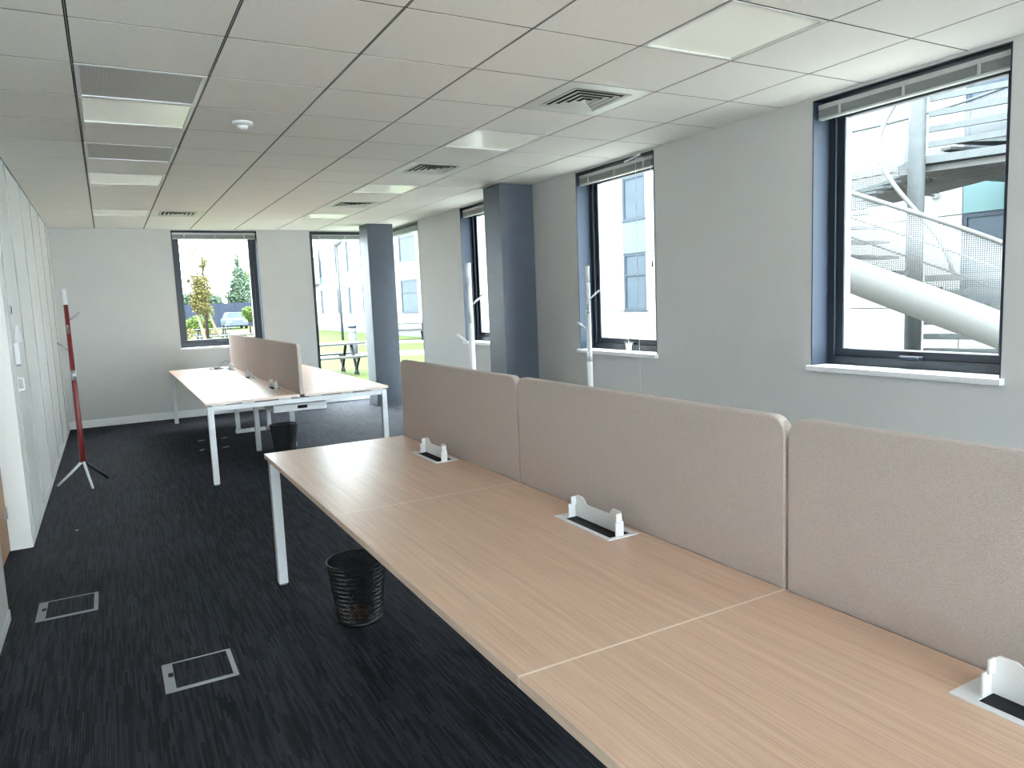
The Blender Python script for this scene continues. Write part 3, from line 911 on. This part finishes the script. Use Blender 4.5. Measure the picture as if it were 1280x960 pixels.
tag(hk, 'small white curved pull handle on the partition below the dispenser', 'handle')

# ================================================================== outdoors
G = -0.12
box(-30, 60, -10, 140, G - 0.4, G).build('ground', 'lawn', kind='structure')
def path(pts, w, name='path'):
    m = MB()
    for i in range(len(pts) - 1):
        a, b = Vector((*pts[i], 0)), Vector((*pts[i + 1], 0))
        d = (b - a).normalized(); s = Vector((-d.y, d.x, 0)) * w / 2
        m.prism([(0, 0), (1, 0), (1, 1), (0, 1)], (b - a), s * 2, (0, 0, 0.012 + 0.002 * i), a - s + Vector((0, 0, G)), 1)
    m.build(name, 'path', kind='structure')
path([(5.2, 24.5), (14.0, 20.6)], 2.2)
path([(5.5, 33.5), (12.2, 29.0)], 2.4)
path([(7.0, 13.0), (10.5, 20.8)], 1.4)
m = box(XR + WT + 0.02, 13.1, -9.9, 13.0, G - 0.1, G + 0.02); m.box(-29, XR + WT + 0.02, -9.9, YB - WT - 0.02, G - 0.1, G + 0.02)  # second slab unseen behind the back wall, added to bounce light indoors
m.build('paved_yard', 'yard', kind='structure')

# ---- white office building across the lawn
FX = 13.2
bl = empty('office_building', (FX, 0, G))
def Z(z): return z + CAM_H - G           # camera-relative survey height to local height
YA, YZ = 2.0, 58.0
box(0.06, 9.0, YA, YZ, 0, Z(7.2)).build('wall', 'joint', bl)
box(0.0, 0.06, YA, YZ, 0, Z(-1.40)).build('plinth', 'plinth', bl)
strips = [(5.2, 7.47), (16.03, 17.02), (21.4, 22.4), (25.2, 26.2), (29.0, 30.0), (33.05, 35.30), (38.3, 38.9), (41.1, 41.7), (43.9, 44.5), (46.4, 47.0), (50.5, 51.1), (53.9, 54.5)]
bands = [(-1.40, -0.48), (-0.48, 1.14), (1.14, 2.06), (2.06, 3.95), (3.95, 5.4), (5.4, 7.2)]
edges = [YA] + [v for s in strips for v in s] + [YZ]
for i in range(0, len(edges), 2):
    a, b = edges[i], edges[i + 1]
    nsp = max(1, int(round((b - a) / 3.0)))
    for z0, z1 in bands:
        for k in range(nsp):
            p0, p1 = a + (b - a) * k / nsp, a + (b - a) * (k + 1) / nsp
            box(0, 0.06, p0 + 0.008, p1 - 0.008, Z(z0) + 0.008, Z(z1) - 0.008).build('cladding_panel', 'clad', bl)
for (a, b) in strips:
    for z0, z1, t in ((-1.40, -0.48, 'clad'), (-0.48, 1.14, 'win'), (1.14, 2.06, 'span'), (2.06, 3.95, 'win'), (3.95, 5.4, 'span'), (5.4, 7.2, 'clad')):
        if t != 'win':
            box(0, 0.06, a + 0.008, b - 0.008, Z(z0) + 0.008, Z(z1) - 0.008).build('cladding_panel' if t == 'clad' else 'spandrel_panel', t, bl)
            continue
        w = box(0.02, 0.055, a, a + 0.07, Z(z0), Z(z1)); w.box(0.02, 0.055, b - 0.07, b, Z(z0), Z(z1))
        w.box(0.02, 0.055, a + 0.07, b - 0.07, Z(z0), Z(z0) + 0.07); w.box(0.02, 0.055, a + 0.07, b - 0.07, Z(z1) - 0.07, Z(z1))
        zm = Z(z0) + (z1 - z0) * 0.62
        w.box(0.02, 0.055, a + 0.07, b - 0.07, zm - 0.025, zm + 0.025)
        fr = w.build('window', 'exframe', bl)
        box(0.045, 0.056, a + 0.07, b - 0.07, Z(z0) + 0.07, zm - 0.025).build('pane', 'exwin', fr)
        box(0.045, 0.056, a + 0.07, b - 0.07, zm + 0.025, Z(z1) - 0.07).build('pane', 'exwin', fr)
        box(-0.03, 0.05, a - 0.03, b + 0.03, Z(z0) - 0.03, Z(z0) - 0.002).build('window_ledge', 'exframe', bl)
m = box(-1.1, 0, 51.2, 54.0, Z(1.56), Z(3.35)); m.build('bay_box', 'clad', bl)
tag(bl, 'white panel-clad office building with aqua spandrels across the lawn', 'building')
cc = empty('security_camera', (FX, 7.95, CAM_H + 1.52))
box(-0.05, 0, -0.05, 0.05, -0.05, 0.05).build('mount_plate', 'clad', cc, bevel=0.004)
m = MB(); m.bar((-0.04, 0, 0), (-0.24, 0.06, 0.02), 0.03, 0.03); m.build('arm', 'galv', cc)
m = MB(); m.bar((-0.22, -0.18, 0.06), (-0.30, 0.26, 0.10), 0.11, 0.10); m.build('housing', 'clad', cc, bevel=0.01)
tag(cc, 'white security camera on the building wall behind the staircase', 'camera')

# ---- curved outdoor staircase
PX, PY = 9.70, 6.11
A0 = math.atan2(-PY, -PX)
st = empty('spiral_staircase', (PX, PY, G))
def SP(r, t, z): return (r * math.cos(A0 + t), r * math.sin(A0 + t), z - G)
MB().tube([(0, 0, 0), (0, 0, 7.2)], 0.105, 24).build('central_pole', 'galv', st)
R0 = 2.2
def rail_z(t): return CAM_H + 0.75 - 0.98 * t
def ribbon(t0, t1, r, f0, f1, n, th):
    m = MB(); uvs = []
    prev = None
    for i in range(n + 1):
        t = t0 + (t1 - t0) * i / n
        v = [m.bm.verts.new(SP(rr, t, max(zz, G))) for rr, zz in ((r, f0(t)), (r, f1(t)), (r + th, f1(t)), (r + th, f0(t)))]
        if prev:
            for k in range(4):
                f = m.bm.faces.new((prev[k], prev[(k + 1) % 4], v[(k + 1) % 4], v[k])); f.smooth = True
        prev = v
    return m
def helix_uv(o, r):
    uvl = o.data.uv_layers.new(name='UVMap')
    for lp in o.data.loops:
        c = o.data.vertices[lp.vertex_index].co
        a = (math.atan2(c.y, c.x) - A0 + math.pi) % (2 * math.pi)
        uvl.data[lp.index].uv = (a * r, c.z)
T0, T1 = -1.35, 2.0
ribbon(T0, T1, R0, lambda t: max(G + 0.01, rail_z(t) - 1.14), lambda t: max(G + 0.012, rail_z(t) - 0.72), 40, 0.012).build('stringer', 'stairwhite', st)
o = ribbon(T0, T1, R0 + 0.002, lambda t: max(G + 0.013, rail_z(t) - 0.72), lambda t: max(G + 0.014, rail_z(t) - 0.03), 40, 0.003).build('perforated_balustrade', 'perf', st); helix_uv(o, R0)
MB().tube([SP(R0, T0 + (T1 - T0) * i / 40, max(G + 0.05, rail_z(T0 + (T1 - T0) * i / 40))) for i in range(41)], 0.026, 10).build('handrail', 'stairwhite', st)
for dz in (0.28, 0.50):
    MB().tube([SP(R0 - 0.02, T0 + (T1 - T0) * i / 40, max(G + 0.02, rail_z(T0 + (T1 - T0) * i / 40) - dz)) for i in range(41)], 0.012, 8).build('mid_rail', 'stairwhite', st)
ntr = 16
for i in range(ntr):
    t = T0 + (T1 - T0) * (i + 0.5) / ntr
    z = rail_z(t) - 0.84
    if z < G + 0.1: continue
    d = (T1 - T0) / ntr * 0.55
    m = MB(); m.prism([SP(0.6, t - d, 0)[:2], SP(R0 - 0.01, t - d, 0)[:2], SP(R0 - 0.01, t + d, 0)[:2], SP(0.6, t + d, 0)[:2]], (1, 0, 0), (0, 1, 0), (0, 0, 1), (0, 0, z - G), 0.035)
    m.build('tread', 'galv', st)
# inner handrail winding round the pole
MB().tube([SP(0.46, 1.3 - 4.2 * k / 40, CAM_H + 0.92 - 0.62 * (1.3 - 4.2 * k / 40)) for k in range(41)], 0.030, 10).build('inner_handrail', 'stairwhite', st)
# rear flight rising to the landing
def rear_z(t): return CAM_H + 2.62 - 0.34 * (t - math.pi)
B0, B1 = 2.2, 4.75
ribbon(B0, B1, R0, lambda t: rear_z(t) - 1.28, lambda t: rear_z(t) - 0.92, 30, 0.012).build('stringer', 'stairwhite', st)
o = ribbon(B0, B1, R0 + 0.002, lambda t: rear_z(t) - 0.92, lambda t: rear_z(t) - 0.03, 30, 0.003).build('perforated_balustrade', 'perf', st); helix_uv(o, R0)
MB().tube([SP(R0, B0 + (B1 - B0) * i / 30, rear_z(B0 + (B1 - B0) * i / 30)) for i in range(31)], 0.022, 10).build('handrail', 'galv', st)
for i in range(12):
    t = B0 + (B1 - B0) * (i + 0.5) / 12; z = rear_z(t) - 1.05; d = 0.12
    m = MB(); m.prism([SP(0.6, t - d, 0)[:2], SP(R0 - 0.01, t - d, 0)[:2], SP(R0 - 0.01, t + d, 0)[:2], SP(0.6, t + d, 0)[:2]], (1, 0, 0), (0, 1, 0), (0, 0, 1), (0, 0, z - G), 0.035)
    m.build('tread', 'galv', st)
# landing on the right of the pole and its slatted screen
LZ = CAM_H + 1.56 - G
dirx, diry = 0.30, -0.954
m = MB(); m.prism([(0.0, 0.0), (dirx * 3.4, diry * 3.4), (FX - PX - 0.02, diry * 3.4 - 0.3), (FX - PX - 0.02, 0.6), (0.5, 0.6)], (1, 0, 0), (0, 1, 0), (0, 0, 1), (0, 0, LZ), 0.10)
m.build('landing', 'galv', st)
for i in range(7):
    s = 0.10 + 0.22 * i
    m = MB(); m.bar((s, 0.3, LZ - 0.05), (s + dirx * 3.4, diry * 3.3, LZ - 0.05), 0.05, 0.08); m.build('joist', 'stairwhite', st)
for i in range(24):
    z = 0.12 + i * 0.196
    if abs(z - LZ) < 0.16: continue
    if z > LZ - 1.45 and z < LZ - 0.1: continue
    m = MB(); m.bar((0.06, -0.12, z), (dirx * 3.4, diry * 3.4, z), 0.05, 0.075); m.build('screen_slat', 'galv', st)
m = MB()
m.bar((dirx * 3.4, diry * 3.4, 0), (dirx * 3.4, diry * 3.4, 4.9), 0.08, 0.08); m.build('screen_post', 'galv', st)
tag(st, 'pale metal spiral staircase with perforated balustrade round a steel pole outside', 'staircase')

# ---- picnic tables
def picnic(loc, rz, label):
    e = empty('picnic_table', (loc[0], loc[1], G)); e.rotation_euler.z = rz
    for k in range(5):
        box(-0.95, 0.95, -0.37 + 0.15 * k, -0.37 + 0.15 * k + 0.14, 0.71, 0.75).build('top_plank', 'timber', e)
    for s in (-1, 1):
        for k in range(2):
            y = s * 0.72 + (k - 0.5) * 0.15
            box(-0.95, 0.95, y - 0.07, y + 0.07, 0.42, 0.46).build('bench_plank', 'timber', e)
    for x in (-0.62, 0.62):
        for s in (-1, 1):
            m = MB(); m.bar((x, s * 0.62, 0), (x, s * 0.22, 0.71), 0.05, 0.06, up=(1, 0, 0)); m.build('leg', 'picleg', e)
            m = MB(); m.bar((x, s * 0.42, 0.0), (x, s * 0.78, 0.42), 0.04, 0.05, up=(1, 0, 0)); m.build('bench_strut', 'picleg', e)
        box(x - 0.02, x + 0.02, -0.78, 0.78, 0.37, 0.42).build('cross_bar', 'picleg', e)
    tag(e, label, 'picnic table', 'picnic tables on the lawn')
    return e
picnic((4.50, 17.55, 0), 0.02, 'grey picnic table on the lawn outside the floor-length corner window')
picnic((3.85, 28.9, 0), 0.1, 'pale picnic table on the lawn behind the staked tree, nearer one')
picnic((4.75, 41.0, 0), 0.05, 'pale picnic table on the lawn farther behind the staked tree')
picnic((11.85, 30.9, 0), -0.5, 'pale picnic table close to the white building')

# ---- lamp post and bollard
lp = empty('lamp_post', (9.9, 34.8, G))
MB().tube([(0, 0, 0), (0, 0, 4.45)], [0.065, 0.045], 12).build('pole', 'galv', lp)
MB().lathe([(0.05, 4.45), (0.25, 4.62), (0.28, 4.80), (0.18, 4.92), (0.02, 4.95)], 18).build('lantern', 'clad', lp)
tag(lp, 'slim grey lamp post on the lawn before the white building', 'lamp post')
bo = empty('bollard_light', (7.2, 24.1, G))
MB().tube([(0, 0, 0), (0, 0, 0.72)], 0.14, 16).build('post', 'plinth', bo)
MB().tube([(0, 0, 0.72), (0, 0, 0.90)], 0.125, 16).build('lens', 'clad', bo)
MB().tube([(0, 0, 0.90), (0, 0, 0.97)], 0.15, 16).build('cap', 'exframe', bo)
tag(bo, 'short grey bollard light beside the paved path on the lawn', 'bollard')

# ---- trees and shrubs
def foliage(clusters, n, size, seed):
    rnd = random.Random(seed); m = MB()
    tot = sum(c[3] * c[3] * c[4] for c in clusters)
    for (cx, cy, cz, r, rz) in clusters:
        for _ in range(max(8, int(n * r * r * rz / tot))):
            while True:
                p = Vector((rnd.uniform(-1, 1), rnd.uniform(-1, 1), rnd.uniform(-1, 1)))
                if p.length <= 1: break
            p = p * (0.55 + 0.45 * rnd.random()) if p.length > 0.4 else p
            c = Vector((cx + p.x * r, cy + p.y * r, cz + p.z * rz))
            a = Vector((rnd.uniform(-1, 1), rnd.uniform(-1, 1), rnd.uniform(-1, 1))).normalized()
            b = a.orthogonal().normalized(); s = size * rnd.uniform(0.6, 1.3)
            m.poly([c - a * s, c + b * s * 0.55, c + a * s, c - b * s * 0.55])
    return m
def tree(name, loc, trunk, clusters, leaf, n, size, label, cat='tree', branches=True, seed=1, group=None):
    e = empty(name, (loc[0], loc[1], G))
    if trunk:
        m = MB(); m.tube([(0, 0, 0), (trunk[1] * 0.4, 0, trunk[0] * 0.5), (trunk[1], 0, trunk[0])], [trunk[2], trunk[2] * 0.8, trunk[2] * 0.4], 10)
        if branches:
            for c in clusters:
                k = 0.45 + 0.45 * random.Random(c[2]).random()
                m.tube([(trunk[1] * k, 0, trunk[0] * k), ((trunk[1] * k + c[0]) / 2, c[1] / 2, (trunk[0] * k + c[2]) / 2 + 0.1), (c[0], c[1], c[2])], [trunk[2] * 0.4, trunk[2] * 0.28, trunk[2] * 0.12], 6)
        m.build('trunk', 'bark', e)
    f = foliage(clusters, n, size, seed).build('foliage', leaf, e, recalc=False, kind='stuff')
    return tag(e, label, cat, group)
# staked young tree outside the far window: survey at y 22
tr = tree('staked_tree', (2.42, 22.0), (3.35, 0.05, 0.05),
          [(-0.15, 0, 2.05, 0.30, 0.40), (-0.22, 0.05, 2.45, 0.26, 0.35), (0.02, 0, 2.35, 0.30, 0.55), (-0.05, 0, 1.75, 0.32, 0.25), (0.05, 0, 2.95, 0.20, 0.25), (-0.12, 0, 3.25, 0.14, 0.22), (0.14, 0, 3.05, 0.14, 0.15), (-0.25, 0, 1.85, 0.15, 0.2)],
          'leafA', 5200, 0.031, 'olive leaved young tree held by timber stakes outside the far window', seed=3)
for (a, b) in (((0.62, -0.1, 0), (0.03, 0, 1.75)), ((0.10, -0.5, 0), (-0.20, -0.02, 1.55))):
    m = MB(); m.tube([a, b], 0.038, 10); m.build('stake', 'stake', tr)
tree('conifer', (12.15, 79.0), (7.4, 0, 0.14), [(0, 0, 6.6, 0.5, 0.9), (0, 0, 5.4, 0.9, 0.9), (0, 0, 4.2, 1.3, 1.0), (0, 0, 3.0, 1.7, 1.1), (0, 0, 1.8, 1.8, 1.1)], 'leafC', 6000, 0.17, 'tall blue-green conifer rising above the dark garden fence', seed=4)
tree('broadleaf_tree', (14.5, 88.0), (5.8, 0.5, 0.16), [(0.1, 0, 4.9, 1.6, 1.4), (0.9, 0, 3.9, 1.9, 1.4), (-1.0, 0, 3.3, 1.2, 1.2), (1.9, 0, 5.4, 1.6, 1.2)], 'leafB', 7000, 0.17, 'broad green tree right of the conifer behind the fence', seed=5)
tree('broadleaf_tree', (9.7, 88.0), (3.9, 0, 0.13), [(0, 0, 3.2, 1.3, 1.0), (-1.5, 0, 2.9, 1.3, 0.9), (1.1, 0, 2.7, 1.1, 0.9)], 'leafC', 5000, 0.17, 'low grey-green tree between the staked tree and the conifer', seed=6)
tree('broadleaf_tree', (7.0, 93.0), (4.2, 0, 0.13), [(0, 0, 3.2, 1.7, 1.1), (-1.8, 0, 3.0, 1.5, 1.0), (1.6, 0, 2.7, 1.2, 0.9)], 'leafB', 5000, 0.17, 'green tree behind the fence seen past the staked tree', seed=7)
tree('shrub', (8.15, 50.0), (0.9, 0, 0.06), [(0, 0, 1.45, 0.52, 0.45), (0.2, 0, 1.15, 0.45, 0.35)], 'leafD', 2500, 0.085, 'round yellow-green shrub on a short stem in front of the dark fence', 'shrub', seed=8)
tree('shrub', (9.5, 53.0), (0.7, 0, 0.06), [(0, 0, 1.15, 0.55, 0.5), (0.2, 0, 0.75, 0.6, 0.5)], 'leafD', 2500, 0.085, 'bushy yellow-green shrub beside the window frame, before the fence', 'shrub', seed=9)
tree('shrub', (5.0, 50.0), (0.6, 0, 0.05), [(0, 0, 0.9, 0.65, 0.6), (-0.5, 0, 0.7, 0.5, 0.5), (0.6, 0, 0.8, 0.5, 0.5)], 'leafD', 2500, 0.085, 'low yellow-green shrub behind the staked tree stakes', 'shrub', seed=10)
tree('shrub', (6.6, 57.9), (1.0, 0, 0.05), [(0, 0, 1.5, 0.5, 0.5)], 'leafB', 500, 0.07, 'small green shrub behind the parked car', 'shrub', seed=11)
tree('low_hedge', (6.5, 46.0), None, [(-2.4, 0, 0.38, 0.6, 0.4), (-1.3, 0, 0.35, 0.7, 0.36), (1.9, 0, 0.38, 0.5, 0.4), (2.6, 0, 0.45, 0.6, 0.5), (3.3, 0, 0.4, 0.6, 0.45)], 'leafA', 1500, 0.06, 'low olive planting bed in front of the shrubs', 'hedge', seed=12)
# fence
fe = empty('garden_fence', (9.0, 75.0, G))
for i in range(14):
    box(-7.0 + i * 1.5 + 0.04, -5.5 + i * 1.5 - 0.04, -0.02, 0.02, 0.05, 2.36).build('fence_panel', 'fence', fe)
    box(-7.0 + i * 1.5 - 0.04, -7.0 + i * 1.5 + 0.04, -0.05, 0.05, 0, 2.42).build('fence_post', 'fence', fe)
tag(fe, 'dark slate panel fence closing the garden', 'fence')
# parked car
ca = empty('parked_car', (10.0, 69.5, G))
prof = [(-0.86, 0.28), (0.86, 0.28), (0.88, 0.62), (0.84, 0.92), (0.66, 1.36), (0.52, 1.45), (-0.52, 1.45), (-0.66, 1.36), (-0.84, 0.92), (-0.88, 0.62)]
m = MB(); m.prism([(p[0], p[1] if p[1] < 0.95 else 0.95 + (p[1] - 0.95) * 0.0) for p in prof if p[1] < 1.0] , (1, 0, 0), (0, 0, 1), (0, 1, 0), (0, -2.0, 0), 4.1)
m.build('body', 'car', ca, bevel=0.08)
m = MB(); pts0 = [(-0.80, -1.0, 0.92), (0.80, -1.0, 0.92), (0.60, -0.45, 1.44), (-0.60, -0.45, 1.44)]; pts1 = [(-0.80, 1.7, 0.92), (0.80, 1.7, 0.92), (0.60, 1.35, 1.44), (-0.60, 1.35, 1.44)]
m.poly(pts0); m.poly(pts1)
for i in range(4):
    m.poly([pts0[i], pts0[(i + 1) % 4], pts1[(i + 1) % 4], pts1[i]])
m.build('cabin', 'exwin', ca, bevel=0.03)
box(-0.58, 0.58, -0.42, 1.32, 1.435, 1.465).build('roof', 'car', ca, bevel=0.012)
for x in (-0.80, 0.80):
    for y in (-1.25, 1.35):
        m = MB(); m.tube([(x - 0.09, y, 0.31), (x + 0.09, y, 0.31)], 0.31, 18); m.build('wheel', 'tyre', ca)
for x in (-0.62, 0.62):
    box(x - 0.15, x + 0.15, -2.03, -1.98, 0.58, 0.72).build('headlight', 'clad', ca, bevel=0.01)
tag(ca, 'pale blue-grey car parked before the dark fence', 'car')
